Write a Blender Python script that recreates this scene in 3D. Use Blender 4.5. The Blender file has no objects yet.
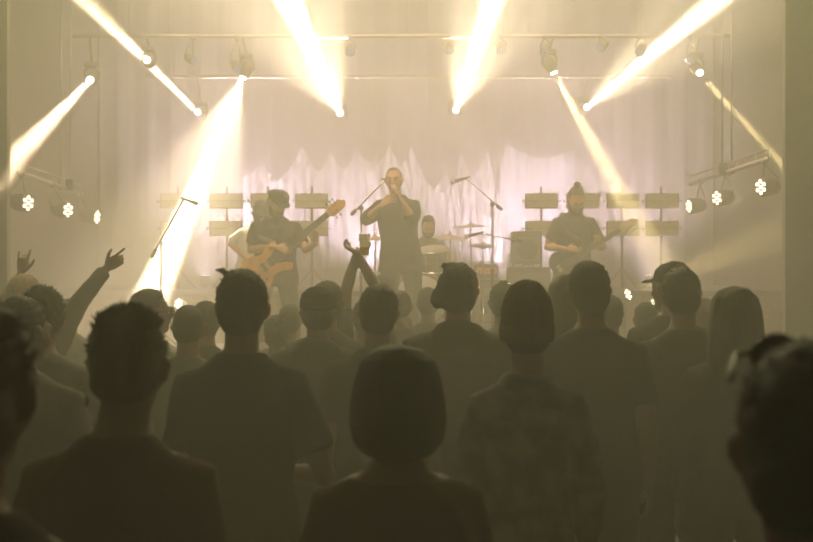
import bpy, bmesh, math, random
import numpy as np
from mathutils import Vector, Matrix, Euler
random.seed(7); RS = np.random.RandomState(7)
sc = bpy.context.scene
COL = sc.collection
PI = math.pi
# ------------------------------------------------------------------ camera
F = 1129.0; CX = 406.5; HZ = 256.0; CAMZ = 1.9
cd = bpy.data.cameras.new('camera'); cam = bpy.data.objects.new('camera', cd); COL.objects.link(cam)
cam.location = (0, 0, CAMZ); cam.rotation_euler = (PI/2, 0, 0)
cd.lens = 50; cd.sensor_width = 36; cd.shift_y = -15/813.0
cd.clip_start = .05; cd.clip_end = 100
cd.dof.use_dof = True; cd.dof.focus_distance = 11.0; cd.dof.aperture_fstop = 4.5
sc.camera = cam
def P(px, py, d):
    """point seen at that place of the photograph, d metres in front of the camera"""
    return Vector(((px-CX)*d/F, d, CAMZ-(py-HZ)*d/F))
# ------------------------------------------------------------------ world, exposure, light
w = bpy.data.worlds.new('world'); sc.world = w; w.use_nodes = True
w.node_tree.nodes['Background'].inputs[0].default_value = (.5, .45, .3, 1)
w.node_tree.nodes['Background'].inputs[1].default_value = 0.02
vs = sc.view_settings; vs.view_transform = 'Standard'; vs.look = 'None'; vs.gamma = 1; vs.use_curve_mapping = False
vs.exposure = 0.13
cy = sc.cycles
cy.use_denoising = True; cy.denoiser = 'OPENIMAGEDENOISE'
cy.volume_bounces = 2; cy.max_bounces = 6; cy.diffuse_bounces = 2; cy.glossy_bounces = 2
cy.transparent_max_bounces = 12
cy.sample_clamp_indirect = 4
cy.use_light_tree = True
HAZE = 0.10
STAGE = 0.9; RISER = 1.5
WARM = (1, .69, .42); HOT = (1, .77, .48); PINK = (1, .77, .86); YEL = (1, .74, .30); OLIVE = (.92, .86, .38)
def lamp(name, kind, loc, energy, color, size=.1, target=None, angle=None, blend=.3, sx=None, sy=None):
    l = bpy.data.lights.new(name, kind); l.energy = energy; l.color = color
    if kind == 'AREA':
        l.size = sx or size
        if sy: l.shape = 'RECTANGLE'; l.size_y = sy
    else: l.shadow_soft_size = size
    if kind == 'SPOT': l.spot_size = math.radians(angle); l.spot_blend = blend
    o = bpy.data.objects.new(name, l); COL.objects.link(o); o.location = loc
    if target is not None:
        o.rotation_euler = (Vector(target)-Vector(loc)).to_track_quat('-Z', 'Y').to_euler()
    return o
YF, YR = 12.5, 14.5       # the front and the rear pipe of the rig
BE = 110
# beams: (lens px, py, depth), (far px, py, depth), cone degrees, energy, colour
BEAMS = [((90, 80, YF), (-30, 205, 8.6), 4.2, 600, WARM),
         ((243, 78, YF), (150, 300, 12.0), 9.5, 3200, HOT),
         ((198, 112, YR), (128, 43, 12.6), 3.0, 2300, HOT),
         ((147, 60, YF), (70, -15, 9.5), 5.0, 70, YEL),
         ((340, 113, YR), (280, -20, 11.0), 5.2, 2600, HOT),
         ((456, 110, YR), (500, -20, 11.0), 4.6, 2400, HOT),
         ((587, 107, YR), (740, -20, 11.0), 4.6, 2100, HOT),
         ((554, 73, YF), (680, 300, 12.2), 9.5, 330, YEL),
         ((700, 73, YF), (830, 220, 10.4), 3.0, 380, YEL)]
for k, (a, b, ang, e, c) in enumerate(BEAMS):
    A = P(*a); B = P(*b); u = (B-A).normalized()
    sx_ = u.cross(Vector((0, 0, 1))).normalized(); sy_ = u.cross(sx_)
    for t in range(3):      # three emitters across each lens
        o_ = (sx_*math.cos(t*2.094+.5)+sy_*math.sin(t*2.094+.5))*.022
        lamp('beam_light', 'SPOT', A+u*.03+o_, e*BE/3, c, .006, B+o_, ang, .45)
    if e >= 2100 and ang > 4: lamp('beam_halo_fill', 'SPOT', A+u*.03, e*BE*.018, c, .004, B, ang*6, 1.0)  # added wide soft spot that widens the halo round strong beams
# added area fills that brighten the stage, the band and the haze
lamp('stage_fill', 'AREA', (0, 12.0, 4.85), 70, WARM, target=(0, 12.6, 1), sx=6, sy=.3)
lamp('stage_fill', 'AREA', (0, 14.4, 4.2), 65, WARM, target=(0, 13.0, 1), sx=6, sy=.3)
lamp('stage_fill', 'AREA', (0, 9.8, 4.9), 190, (1, .70, .42), target=(0, 11.5, 1.5), sx=6, sy=.3)
# uplights on the riser behind the panels
for px in (205, 245, 365, 495, 560, 650):
    A = P(px, 286, 14.6); lamp('floor_uplight', 'SPOT', A, 1500, PINK, .06, A+Vector((0, .5, 1.3)), 110, 1.0)
# added fill out of view, aimed over the crowd to brighten its haze
lamp('crowd_haze_fill', 'AREA', (0, 8.7, 5.3), 215, OLIVE, target=(0, 6.0, 1.0), sx=6, sy=.5)
lamp('overhead_fill', 'AREA', (0, 3.0, 5.4), 4, OLIVE, target=(0, 3.0, 0), sx=7, sy=6)  # added dim overhead fill, out of view
# ------------------------------------------------------------------ materials
def M(name, col, rough=.6, metal=0, bump=0, bscale=40, var=.0, vscale=6, emit=None, es=1, spec=.5, col2=None, stretch=None):
    m = bpy.data.materials.new(name); m.use_nodes = True; n = m.node_tree; b = n.nodes['Principled BSDF']
    b.inputs['Base Color'].default_value = (*col, 1); b.inputs['Roughness'].default_value = rough
    b.inputs['Metallic'].default_value = metal; b.inputs['Specular IOR Level'].default_value = spec
    tc = n.nodes.new('ShaderNodeTexCoord'); src = tc.outputs['Object']
    if stretch:
        mp = n.nodes.new('ShaderNodeMapping'); mp.inputs['Scale'].default_value = stretch
        n.links.new(src, mp.inputs[0]); src = mp.outputs[0]
    nz = n.nodes.new('ShaderNodeTexNoise'); nz.inputs['Scale'].default_value = vscale; nz.inputs['Detail'].default_value = 4
    n.links.new(src, nz.inputs['Vector'])
    rp = n.nodes.new('ShaderNodeValToRGB'); c2 = col2 or tuple(c*(1-var) for c in col); c1 = tuple(min(1, c*(1+var)) for c in col)
    rp.color_ramp.elements[0].color = (*c2, 1); rp.color_ramp.elements[1].color = (*c1, 1)
    rp.color_ramp.elements[0].position = .38; rp.color_ramp.elements[1].position = .62
    n.links.new(nz.outputs['Fac'], rp.inputs[0]); n.links.new(rp.outputs[0], b.inputs['Base Color'])
    if bump:
        bz = n.nodes.new('ShaderNodeTexNoise'); bz.inputs['Scale'].default_value = bscale; bz.inputs['Detail'].default_value = 3
        n.links.new(src, bz.inputs['Vector'])
        bp = n.nodes.new('ShaderNodeBump'); bp.inputs['Strength'].default_value = bump; bp.inputs['Distance'].default_value = .01
        n.links.new(bz.outputs['Fac'], bp.inputs['Height']); n.links.new(bp.outputs[0], b.inputs['Normal'])
    if emit:
        b.inputs['Emission Color'].default_value = (*emit, 1); b.inputs['Emission Strength'].default_value = es
    return m
mt = {}
mt['floor'] = M('dark floor', (.05, .045, .04), .5, bump=.2, var=.3)
mt['wall'] = M('painted wall', (.10, .085, .07), .8, bump=.2, var=.15, vscale=2)
mt['stagewall'] = M('stage wall', (.20, .17, .14), .85, bump=.2, var=.1, vscale=2)
mt['pillar'] = M('pillar paint', (.16, .14, .11), .8, bump=.3, var=.15, vscale=3)
mt['deck'] = M('stage deck', (.06, .05, .045), .45, bump=.2, var=.3)
mt['riser'] = M('riser skirt', (.22, .17, .11), .8, bump=.6, bscale=25, var=.4, vscale=18)
mt['steel'] = M('pipe steel', (.45, .40, .39), .35, metal=1, var=.1)
mt['black'] = M('black metal', (.03, .03, .03), .4, metal=.3, var=.2)
mt['fixture'] = M('fixture housing', (.16, .14, .12), .5, var=.1)
mt['chrome'] = M('chrome', (.85, .82, .8), .15, metal=1)
mt['lens'] = M('lit lens', (.9, .9, .9), .1, emit=(1, .88, .62), es=40)
mt['lens_glint'] = M('bluish lens with painted glint', (.25, .3, .5), .1, emit=(.45, .5, 1), es=.35)  # weak blue emission paints a glint on unlit lenses
mt['panel'] = M('panel face', (.42, .36, .20), .4, var=.08, vscale=12)
mt['panelframe'] = M('panel frame', (.16, .14, .10), .5, metal=.4)
mt['led'] = M('lit led', (1, .9, .7), .2, emit=(1, .80, .48), es=6)
mt['uplens'] = M('lit floor lens', (1, .9, .95), .2, emit=(1, .85, .92), es=30)
mt['cymbal'] = M('cymbal bronze', (.55, .45, .32), .35, metal=1, var=.15, vscale=20)
mt['drum'] = M('drum shell', (.22, .15, .10), .3, var=.3, vscale=8)
mt['drumhead'] = M('drum head', (.42, .36, .32), .5, var=.05)
mt['woodlight'] = M('maple', (.85, .36, .09), .35, var=.2, vscale=5, stretch=(1, 12, 1))
mt['wooddark'] = M('rosewood', (.06, .035, .025), .4, var=.3)
mt['pale'] = M('pale maple', (.75, .6, .35), .4, var=.1)
mt['blackgloss'] = M('black lacquer', (.015, .015, .018), .15)
mt['tolex'] = M('amp covering', (.05, .045, .04), .8, bump=.5, bscale=120)
mt['grille'] = M('amp grille', (.25, .2, .16), .8, bump=.6, bscale=150, var=.2, vscale=60)
mt['ampglow'] = M('lit amp panel', (.6, .25, .12), .4, emit=(1, .33, .12), es=.35)
mt['beer'] = M('beer', (.85, .5, .08), .1, emit=None)
mt['foam'] = M('beer foam', (.95, .9, .8), .8, var=.05)
mt['plastic'] = M('cup plastic', (.9, .85, .75), .2)
# gauze: woven cloth one can see through
def gauze(name, col, a):
    m = M(name, col, .9, var=.12, vscale=3, stretch=(4, 4, .6)); n = m.node_tree
    b = n.nodes['Principled BSDF']; o = n.nodes['Material Output']
    tr = n.nodes.new('ShaderNodeBsdfTransparent'); tl = n.nodes.new('ShaderNodeBsdfTranslucent'); tl.inputs[0].default_value = (*col, 1)
    m1 = n.nodes.new('ShaderNodeMixShader'); m1.inputs[0].default_value = .5
    m2 = n.nodes.new('ShaderNodeMixShader'); m2.inputs[0].default_value = a
    n.links.new(b.outputs[0], m1.inputs[1]); n.links.new(tl.outputs[0], m1.inputs[2])
    n.links.new(tr.outputs[0], m2.inputs[1]); n.links.new(m1.outputs[0], m2.inputs[2]); n.links.new(m2.outputs[0], o.inputs[0])
    return m
mt['plastic'] = gauze('cup plastic', (.97, .88, .70), .8)
mt['beer'] = gauze('beer', (.95, .58, .12), .95)
mt['gauze'] = gauze('white gauze', (.95, .88, .88), .45)
mt['cloth'] = M('backdrop cloth', (.26, .22, .20), .95, bump=.3, bscale=8, var=.06, vscale=1.5, stretch=(3, 3, .3))
# ------------------------------------------------------------------ mesh helpers
def tag(o, label=None, cat=None, group=None, kind=None):
    if label: o['label'] = label
    if cat: o['category'] = cat
    if group: o['group'] = group
    if kind: o['kind'] = kind
    return o
def empty(name, loc, rz=0, label=None, cat=None, group=None):
    o = bpy.data.objects.new(name, None); COL.objects.link(o); o.location = loc; o.rotation_euler = (0, 0, rz); o.empty_display_size = .1
    return tag(o, label, cat, group)
class MB:
    """collects shapes into one mesh"""
    def __init__(s): s.v = []; s.f = []; s.n = 0
    def add(s, v, f):
        v = np.asarray(v, float).reshape(-1, 3); s.v.append(v)
        s.f += [tuple(int(i)+s.n for i in q) for q in f]; s.n += len(v); return s
    def box(s, c, d, R=None, bev=0):
        c = Vector(c); hx, hy, hz = d[0]/2, d[1]/2, d[2]/2
        if bev:
            pts = []; b = bev
            # bevelled box: 24 corner points
            for sx in (-1, 1):
                for sy in (-1, 1):
                    for sz in (-1, 1):
                        pts += [(sx*hx, sy*(hy-b), sz*(hz-b)), (sx*(hx-b), sy*hy, sz*(hz-b)), (sx*(hx-b), sy*(hy-b), sz*hz)]
            bm = bmesh.new()
            for p in pts: bm.verts.new(p)
            bmesh.ops.convex_hull(bm, input=bm.verts)
            bm.verts.ensure_lookup_table(); bm.verts.index_update()
            vv = [v.co.copy() for v in bm.verts]; ff = [[v.index for v in f.verts] for f in bm.faces]; bm.free()
        else:
            vv = [Vector((x, y, z)) for x in (-hx, hx) for y in (-hy, hy) for z in (-hz, hz)]
            ff = [(0, 1, 3, 2), (4, 6, 7, 5), (0, 4, 5, 1), (2, 3, 7, 6), (0, 2, 6, 4), (1, 5, 7, 3)]
        if R is not None: vv = [R @ v for v in vv]
        return s.add([v+c for v in vv], ff)
    def tube(s, pts, rad, lat=None, n=12, caps=True, flat=False):
        """swept ellipse; rad items are r or (r_lateral, r_other)"""
        pts = [Vector(p) for p in pts]
        if not hasattr(rad, '__len__'): rad = [rad]*len(pts)
        rad = [(r, r) if not hasattr(r, '__len__') else r for r in rad]
        N = len(pts); T = []
        for i in range(N):
            a = pts[max(0, i-1)]; b = pts[min(N-1, i+1)]; t = (b-a); T.append(t.normalized() if t.length > 1e-9 else Vector((0, 0, 1)))
        if lat is None:
            lat = Vector((1, 0, 0)) if abs(T[0].x) < .8 else Vector((0, 1, 0))
        lat = Vector(lat); rings = []
        prev = lat
        for i in range(N):
            l = prev - T[i]*prev.dot(T[i])
            l = l.normalized() if l.length > 1e-6 else T[i].orthogonal().normalized()
            if s_fixed_lat: pass
            o = T[i].cross(l); rings.append((pts[i], l, o, rad[i])); prev = l
        full = []
        if caps and not flat:
            p, l, o, r = rings[0]; m = min(r)
            for a in (80, 55, 30): full.append((p-T[0]*m*math.sin(math.radians(a)), l, o, tuple(x*math.cos(math.radians(a)) for x in r)))
        full += rings
        if caps and not flat:
            p, l, o, r = rings[-1]; m = min(r)
            for a in (30, 55, 80): full.append((p+T[-1]*m*math.sin(math.radians(a)), l, o, tuple(x*math.cos(math.radians(a)) for x in r)))
        V = []
        for p, l, o, r in full:
            for k in range(n):
                a = 2*PI*k/n; V.append(p+l*(r[0]*math.cos(a))+o*(r[1]*math.sin(a)))
        Fc = []
        for i in range(len(full)-1):
            for k in range(n):
                k2 = (k+1) % n; Fc.append((i*n+k, i*n+k2, (i+1)*n+k2, (i+1)*n+k))
        if caps:
            Fc.append(tuple(range(n-1, -1, -1))); m = (len(full)-1)*n; Fc.append(tuple(m+k for k in range(n)))
        return s.add(V, Fc)
    def ell(s, c, r, R=None, n=14, m=8):
        V = []; Fc = []
        for i in range(m+1):
            th = PI*(i+.0)/m
            for k in range(n):
                a = 2*PI*k/n; rr = max(math.sin(th), .02)
                V.append(Vector((r[0]*rr*math.cos(a), r[1]*rr*math.sin(a), r[2]*math.cos(th))))
        for i in range(m):
            for k in range(n):
                k2 = (k+1) % n; Fc.append((i*n+k, (i+1)*n+k, (i+1)*n+k2, i*n+k2))
        Fc.append(tuple(range(n))); Fc.append(tuple(m*n+k for k in range(n-1, -1, -1)))
        if R is not None: V = [R @ v for v in V]
        c = Vector(c); return s.add([v+c for v in V], Fc)
    def cone(s, p, q, r0, r1=.0005, n=6): return s.tube([p, q], [r0, r1], n=n, flat=True)
    def disc(s, c, axis, r, th, n=20): 
        a = Vector(axis).normalized(); c = Vector(c); return s.tube([c-a*th/2, c+a*th/2], [r, r], n=n, flat=True)
    def poly(s, outline, z0, z1, fn):
        """prism over a 2-D outline; fn maps (u, v, h) to a point"""
        n = len(outline); V = [fn(u, v, z0) for u, v in outline]+[fn(u, v, z1) for u, v in outline]
        Fc = [tuple(range(n-1, -1, -1)), tuple(range(n, 2*n))]+[(i, (i+1) % n, n+(i+1) % n, n+i) for i in range(n)]
        return s.add(V, Fc)
    def mesh(s, name):
        me = bpy.data.meshes.new(name); v = np.concatenate(s.v) if s.v else np.zeros((0, 3))
        me.from_pydata(v.tolist(), [], s.f); me.update(); return me
    def build(s, name, mat, parent=None, smooth=True, loc=None):
        me = s.mesh(name)
        if smooth: me.shade_smooth()
        if mat: me.materials.append(mat)
        o = bpy.data.objects.new(name, me); COL.objects.link(o)
        if parent: o.parent = parent
        if loc is not None: o.location = loc
        return o
s_fixed_lat = False
def sharp(o, ang=35):
    bm = bmesh.new(); bm.from_mesh(o.data)
    for e in bm.edges:
        if len(e.link_faces) == 2 and e.calc_face_angle(0) > math.radians(ang): e.smooth = False
    bm.to_mesh(o.data); bm.free(); return o
def copy_tree(o, parent=None):
    c = o.copy(); COL.objects.link(c); c.parent = parent
    for ch in [x for x in bpy.data.objects if x.parent == o]: copy_tree(ch, c)
    return c
def frame(z, x=None):
    """rotation matrix whose Z is z and X close to x"""
    z = Vector(z).normalized(); x = Vector(x) if x is not None else z.orthogonal()
    x = (x-z*x.dot(z)).normalized(); y = z.cross(x)
    return Matrix((x, y, z)).transposed()
# ------------------------------------------------------------------ room
def slab(name, lo, hi, mat, kind='structure', parent=None):
    lo, hi = Vector(lo), Vector(hi); o = MB().box((lo+hi)/2, hi-lo).build(name, mat, parent, smooth=False)
    if kind: o['kind'] = kind
    return o
slab('floor', (-6, -5, -.1), (6, 9.3, 0), mt['floor'])
slab('wall_left', (-6.2, -5, 0), (-6, 9.3, 5.6), mt['wall'])
slab('wall_right', (6, -5, 0), (6.2, 9.3, 5.6), mt['wall'])
slab('wall_rear', (-6.2, -5.2, 0), (6.2, -5, 5.6), mt['wall'])
slab('ceiling', (-6.2, -5.2, 5.6), (6.2, 16.4, 5.8), mt['wall'])
slab('wall_proscenium_left', (-6.2, 9.3, 0), (-3.305, 9.42, 5.6), mt['pillar'])
slab('wall_proscenium_right', (3.135, 9.3, 0), (6.2, 9.42, 5.6), mt['pillar'])
slab('wall_stage_left', (-4.5, 9.42, 0), (-4.35, 16.2, 5.6), mt['stagewall'])
slab('wall_stage_right', (4.35, 9.42, 0), (4.5, 16.2, 5.6), mt['stagewall'])
slab('wall_stage_back', (-4.5, 16.0, 0), (4.5, 16.2, 5.6), mt['stagewall'])
# corner trims of the stage opening (thin proud strips)
slab('trim_1', (3.11, 9.27, 0), (3.17, 9.33, 5.6), mt['pillar'])
slab('trim_2', (-3.34, 9.27, 0), (-3.28, 9.33, 5.6), mt['pillar'])
slab('stage_floor', (-4.35, 9.3, 0), (4.35, 16.0, STAGE), mt['deck'])
ri = empty('stage_riser', (0, 13.0, STAGE), label='long low riser across the back of the stage carrying the panel stands', cat='riser')
g = MB().box((0, 1.2, RISER-STAGE-.03), (8.6, 2.5, .06), bev=.005).build('deck_top', mt['deck'], ri, smooth=False)
g = MB()
xs = np.linspace(-4.29, 4.29, 240); V = []; Fc = []
for i, x in enumerate(xs):
    y = .02*math.sin(i*1.3)
    V += [(x, y+.01, 0), (x, y*.3, RISER-STAGE-.06)]
for i in range(len(xs)-1): Fc.append((2*i, 2*i+2, 2*i+3, 2*i+1))
g.add(V, Fc); g.build('pleated_skirt', mt['riser'], ri)
# backdrop cloth
g = MB(); V = []; Fc = []; nx = 160
for i in range(nx+1):
    x = -4.3+8.6*i/nx; y = 15.85+.03*math.sin(i*.9)+.015*math.sin(i*2.3)
    V += [(x, y, RISER-.5), (x, y, 3.05), (x, y*1.0, 5.5)]
for i in range(nx):
    for k in range(2): Fc.append((3*i+k, 3*i+3+k, 3*i+4+k, 3*i+1+k))
bd = g.add(V, Fc).build('backdrop_cloth', mt['cloth']); tag(bd, 'wide pale cloth backdrop hanging behind the whole band', 'backdrop cloth')
# gauze drapes: the top edge runs over peaks and sags
def drape(name, pts, bottom, d, label, folds=1.0, seed=0, group=None):
    """pts: (px, py) of the top edge; each sheet hangs from its peaks down to bottom"""
    g = MB(); V = []; Fc = []; n = 150; m = 26
    X = [p[0] for p in pts]
    rnd = random.Random(seed); ph = [rnd.uniform(0, 6) for _ in range(6)]
    def top(px):
        for (a, b) in zip(pts[:-1], pts[1:]):
            if a[0] <= px <= b[0]:
                t = (px-a[0])/(b[0]-a[0]); y = a[1]*(1-t)+b[1]*t
                return y+ (b[0]-a[0])*.16*math.sin(PI*t)
        return pts[-1][1]
    for i in range(n+1):
        px = X[0]+(X[-1]-X[0])*i/n; ty = top(px)
        for j in range(m+1):
            t = j/m; py = ty+(bottom-ty)*t
            q = P(px, py, d); near = .5+.5*t
            q.y += .05*folds*near*(math.sin(px*.33+ph[0]+2*t)+.6*math.sin(px*.71+ph[1]-3*t)+.5*math.sin(py*.2+ty*.3+ph[2]))+.16*(t**1.5)*math.sin(px*.09+ph[3])
            V.append(q)
    for i in range(n):
        for j in range(m):
            a = i*(m+1)+j; Fc.append((a, a+m+1, a+m+2, a+1))
    o = g.add(V, Fc).build(name, mt['gauze']); tag(o, label, 'drape', group); return o
drape('gauze_drape', [(243, 178), (262, 160), (276, 182), (302, 147), (318, 172), (331, 153), (344, 171), (356, 149), (372, 163), (377, 152)], 268, 15.3, 'white gauze drape with sharp peaks hanging behind the bassist', seed=1, folds=.8)
drape('gauze_drape', [(366, 176), (390, 144), (401, 168), (411, 146), (430, 186), (446, 192)], 262, 15.15, 'white gauze drape peaking on either side of the singer\'s head', seed=2)
drape('gauze_drape', [(426, 196), (438, 184), (447, 171), (452, 192), (461, 151), (472, 178), (488, 150), (494, 180), (503, 205)], 262, 15.3, 'white gauze drape with narrow peaks above the drum kit', seed=3, folds=.7)
drape('gauze_drape', [(500, 168), (506, 144), (573, 150), (575, 151)], 284, 15.45, 'plain straight gauze drape behind the guitarist', seed=4, folds=.3)
# ------------------------------------------------------------------ rig
def pipe(name, y, z, x0, x1, label, drops):
    e = empty(name, (0, y, z), label=label, cat='lighting pipe')
    g = MB().tube([(x0, 0, 0), (x1, 0, 0)], .024, n=14, flat=True); sharp(g.build('tube', mt['steel'], e), 60)
    for x in drops:
        g = MB().tube([(x-.03, 0, .02), (x-.03, 0, 5.6-z)], .006, n=6, flat=True).tube([(x+.03, 0, .02), (x+.03, 0, 5.6-z)], .006, n=6, flat=True)
        g.build('hanging_wire', mt['steel'], e)
    return e
pipe('lighting_pipe', YF, 4.335, -3.7, 3.7, 'long bright steel pipe across the front of the rig', (-3.1, -1.1, 1.1, 3.1))
pipe('lighting_pipe', YR, 4.2, -3.4, 3.4, 'dim steel pipe hanging farther back behind the bright one', (-3.0, 0, 3.0))
# crossbars at the stage sides, on a pair of vertical wires
def sidebar(px0, py0, d0, px1, py1, d1, pxw, label):
    A = P(px0, py0, d0); B = P(px1, py1, d1); t = (pxw-px0)/(px1-px0)
    # where along the bar the hanger stands (perspective-correct)
    best = min((abs((lambda q: CX+q.x*F/q.y-pxw)(A.lerp(B, k/100))), k/100) for k in range(101))[1]
    W = A.lerp(B, best)
    e = empty('side_lighting_bar', W, label=label, cat='lighting bar')
    a, b = A-W, B-W
    g = MB().tube([a, b], .024, n=12, flat=True).tube([a+Vector((0, 0, .09)), b+Vector((0, 0, .09))], .012, n=8, flat=True)
    for k in range(9):
        q = a.lerp(b, k/8); g.tube([q, q+Vector((0, .0, .09))], .007, n=6, flat=True)
    g.build('ladder_tube', mt['steel'], e)
    for s in (-.05, .05):
        MB().tube([(s, 0, 0), (s, 0, 5.6-W.z)], .011, n=8, flat=True).build('hanging_pole', mt['steel'], e)
    MB().box((0, 0, .04), (.16, .07, .12), bev=.01).build('clamp', mt['black'], e)
    MB().ell((0, -.1, .05), (.02, .02, .12)).build('safety_loop', mt['steel'], e)
    return A, B
RA, RB = sidebar(690, 184, 13.6, 768, 159, 10.4, 727, 'silvery bar of side lights hung by the right pillar')
LA, LB = sidebar(82, 194, 12.9, 18, 172, 10.6, 66, 'silvery bar of side lights hung by the left pillar')
def par_can(name, loc, aim, label, group, lit=True, hang=None, s=1.0, mat=None):
    """led par: body, yoke, seven lit led lenses"""
    loc = Vector(loc); e = empty(name, loc, label=label, cat='spotlight', group=group)
    R = frame(aim, (0, 0, 1)) if abs(Vector(aim).normalized().z) < .95 else frame(aim, (1, 0, 0))
    r = .075*s
    def q(x, y, z): return R @ Vector((x, y, z))
    g = MB().tube([q(0, 0, -.16*s), q(0, 0, -.12*s), q(0, 0, -.03*s), q(0, 0, 0)], [r*.6, r*.92, r*1.02, r*1.06], n=20, flat=True)
    sharp(g.build('housing', mt['fixture'], e), 40)
    MB().tube([q(0, 0, 0), q(0, 0, .012)], [r*1.06, r*1.08], n=20, flat=True).build('rim', mt['fixture'], e)
    for k in range(7):
        a = k*PI/3; c = (0, 0) if k == 6 else (r*.62*math.cos(a), r*.62*math.sin(a))
        MB().disc(q(c[0], c[1], .016), R @ Vector((0, 0, 1)), r*.22, .01, 10).build('led_lens', (mat or mt['led']) if lit else mt['lens_glint'], e)
    if hang is not None:
        h = Vector(hang)-loc; side = R @ Vector((0, 1, 0)); b = q(0, 0, -.08*s)
        g = MB().tube([b+side*r*1.1, b+side*r*1.15+h*.3, h*.85, b-side*r*1.15+h*.3, b-side*r*1.1], .009, n=6, flat=True)
        g.build('yoke', mt['fixture'], e)
        MB().box(h*.93, (.05, .05, max(.04, abs(h.z)*.2)), bev=.006).build('clamp', mt['fixture'], e)
    else:
        side = R @ Vector((0, 1, 0)); side.z = 0; side.normalize(); f0 = -loc.z  # floor stand
    return e
SG = 'led spotlights on the side bars'
sidelights = []
for (px, py, d, nm) in ((762, 187, 10.5, 'widest lit side spotlight beside the right pillar'), (718, 198, 11.9, 'middle lit spotlight of the three by the right pillar'), (690, 206, 13.0, 'narrowest lit spotlight of the three by the right pillar, farthest upstage')):
    A = P(px, py, d); t = (d-RA.y)/(RB.y-RA.y); H = RA.lerp(RB, t)
    aim = Vector((-1.0, -1.3, -.12)) if px > 700 else Vector((-.6, -1.6, -.1))
    aim = {762: Vector((-1, -.42, -.1)), 718: Vector((-1, -.45, -.1)), 690: Vector((-1.0, -.22, -.1))}[px]
    par_can('led_spotlight', A, aim, nm, SG, hang=H, s=1.15)
    lamp('side_spot', 'SPOT', A+aim.normalized()*.05, 16, YEL, .05, A+aim, 40, .8)
for (px, py, d, nm) in ((27, 203, 10.7, 'widest lit side spotlight beside the left pillar'), (67, 210, 11.7, 'middle lit spotlight of the three by the left pillar'), (96, 217, 12.7, 'narrowest lit spotlight of the three by the left pillar, farthest upstage')):
    A = P(px, py, d); t = (d-LA.y)/(LB.y-LA.y); H = LA.lerp(LB, t)
    aim = {27: Vector((1, -.45, -.1)), 67: Vector((1, -.45, -.1)), 96: Vector((1.0, -.18, -.1))}[px]
    par_can('led_spotlight', A, aim, nm, SG, hang=H, s=1.15)
    lamp('side_spot', 'SPOT', A+aim.normalized()*.05, 16, YEL, .05, A+aim, 40, .8)
# moving heads
def moving_head(lens, target, pipe_z, label, lit=True, pipe_y=None):
    L = Vector(lens); u = (Vector(target)-L).normalized(); py = pipe_y
    K = .62; e = empty('moving_head_light', (L.x, L.y, L.z), label=label, cat='stage light', group='moving head beam lights')
    c = -u*.17*K                                   # pivot
    R = frame(u, (1, 0, 0) if abs(u.x) < .8 else (0, 1, 0))
    g = MB().tube([c-u*.14*K, c-u*.10*K, c+u*.02*K, c+u*.14*K, -u*.012], [.06*K, .10*K, .105*K, .085*K, .082*K], n=20, flat=True); sharp(g.build('lamp_head', mt['fixture'], e), 40)
    MB().disc((0, 0, 0), u, .036, .012, 24).build('lens', mt['lens'] if lit else mt['lens_glint'], e)
    side = Vector((1, 0, 0)); h = Vector((0, py-L.y, pipe_z-L.z))
    up = c+Vector((0, 0, .17*K))
    for s in (-1, 1):
        MB().tube([c+side*s*.125*K, c+side*s*.13*K+Vector((0, 0, .12*K)), up+side*s*.07*K+Vector((0, 0, .02*K))], [(.014, .02)]*3, n=8).build('yoke_arm', mt['fixture'], e)
    MB().box(up+Vector((0, 0, .06*K)), (.15, .11, .055), bev=.01).build('base', mt['fixture'], e)
    top = up+Vector((0, 0, .1*K))
    g = MB().tube([top, Vector((h.x, h.y, h.z)) if abs(h.z) > .2 else top+Vector((0, 0, .05))], .014, n=8); g.build('clamp', mt['fixture'], e)
    return e
names = ['lit moving head with a soft beam down past the left side bar', 'lit moving head throwing the broad white beam down beside the bassist', 'lit moving head with a thin bright beam, low behind its neighbours at the left',
         'lit moving head near the top left with a tan beam rising out of view', 'lit moving head left of centre beaming up over the singer', 'lit moving head right of centre beaming up over the singer',
         'lit moving head with the long beam rising to the upper right', 'lit moving head with a dim yellow beam falling past the guitarist', 'lit moving head with the faintest thin beam onto the right pillar']
for (a, b, ang, e_, c_), nm in zip(BEAMS, names):
    moving_head(P(*a), P(*b), 4.335 if a[2] == YF else 4.2, nm, pipe_y=a[2])
# unlit cans hung along the front pipe
DG = 'unlit cans along the front pipe'
for px, py, ax, nm in ((193, 60, 1, 'unlit can with a bluish lens left of the broad white beam'), (237, 68, .3, 'unlit bluish can at the top of the broad white beam'), (350, 52, 0, 'unlit can right of the left centre beam'), (449, 50, 0, 'unlit can left of the right centre beam'),
                   (501, 50, 0, 'unlit can right of the right centre beam'), (545, 52, -.2, 'unlit can above the dim yellow beam'), (601, 47, -.6, 'unlit can with a bluish lens left of the long right beam'), (640, 52, -.3, 'unlit can crossed by the long right beam'), (690, 60, -.5, 'unlit can beside the faintest thin beam')):
    A = P(px, py, YF-.02)
    par_can('par_can', A, Vector((ax, -.5, -.6)), nm, DG, lit=False, hang=(A.x, YF, 4.335), s=.7)
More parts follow.
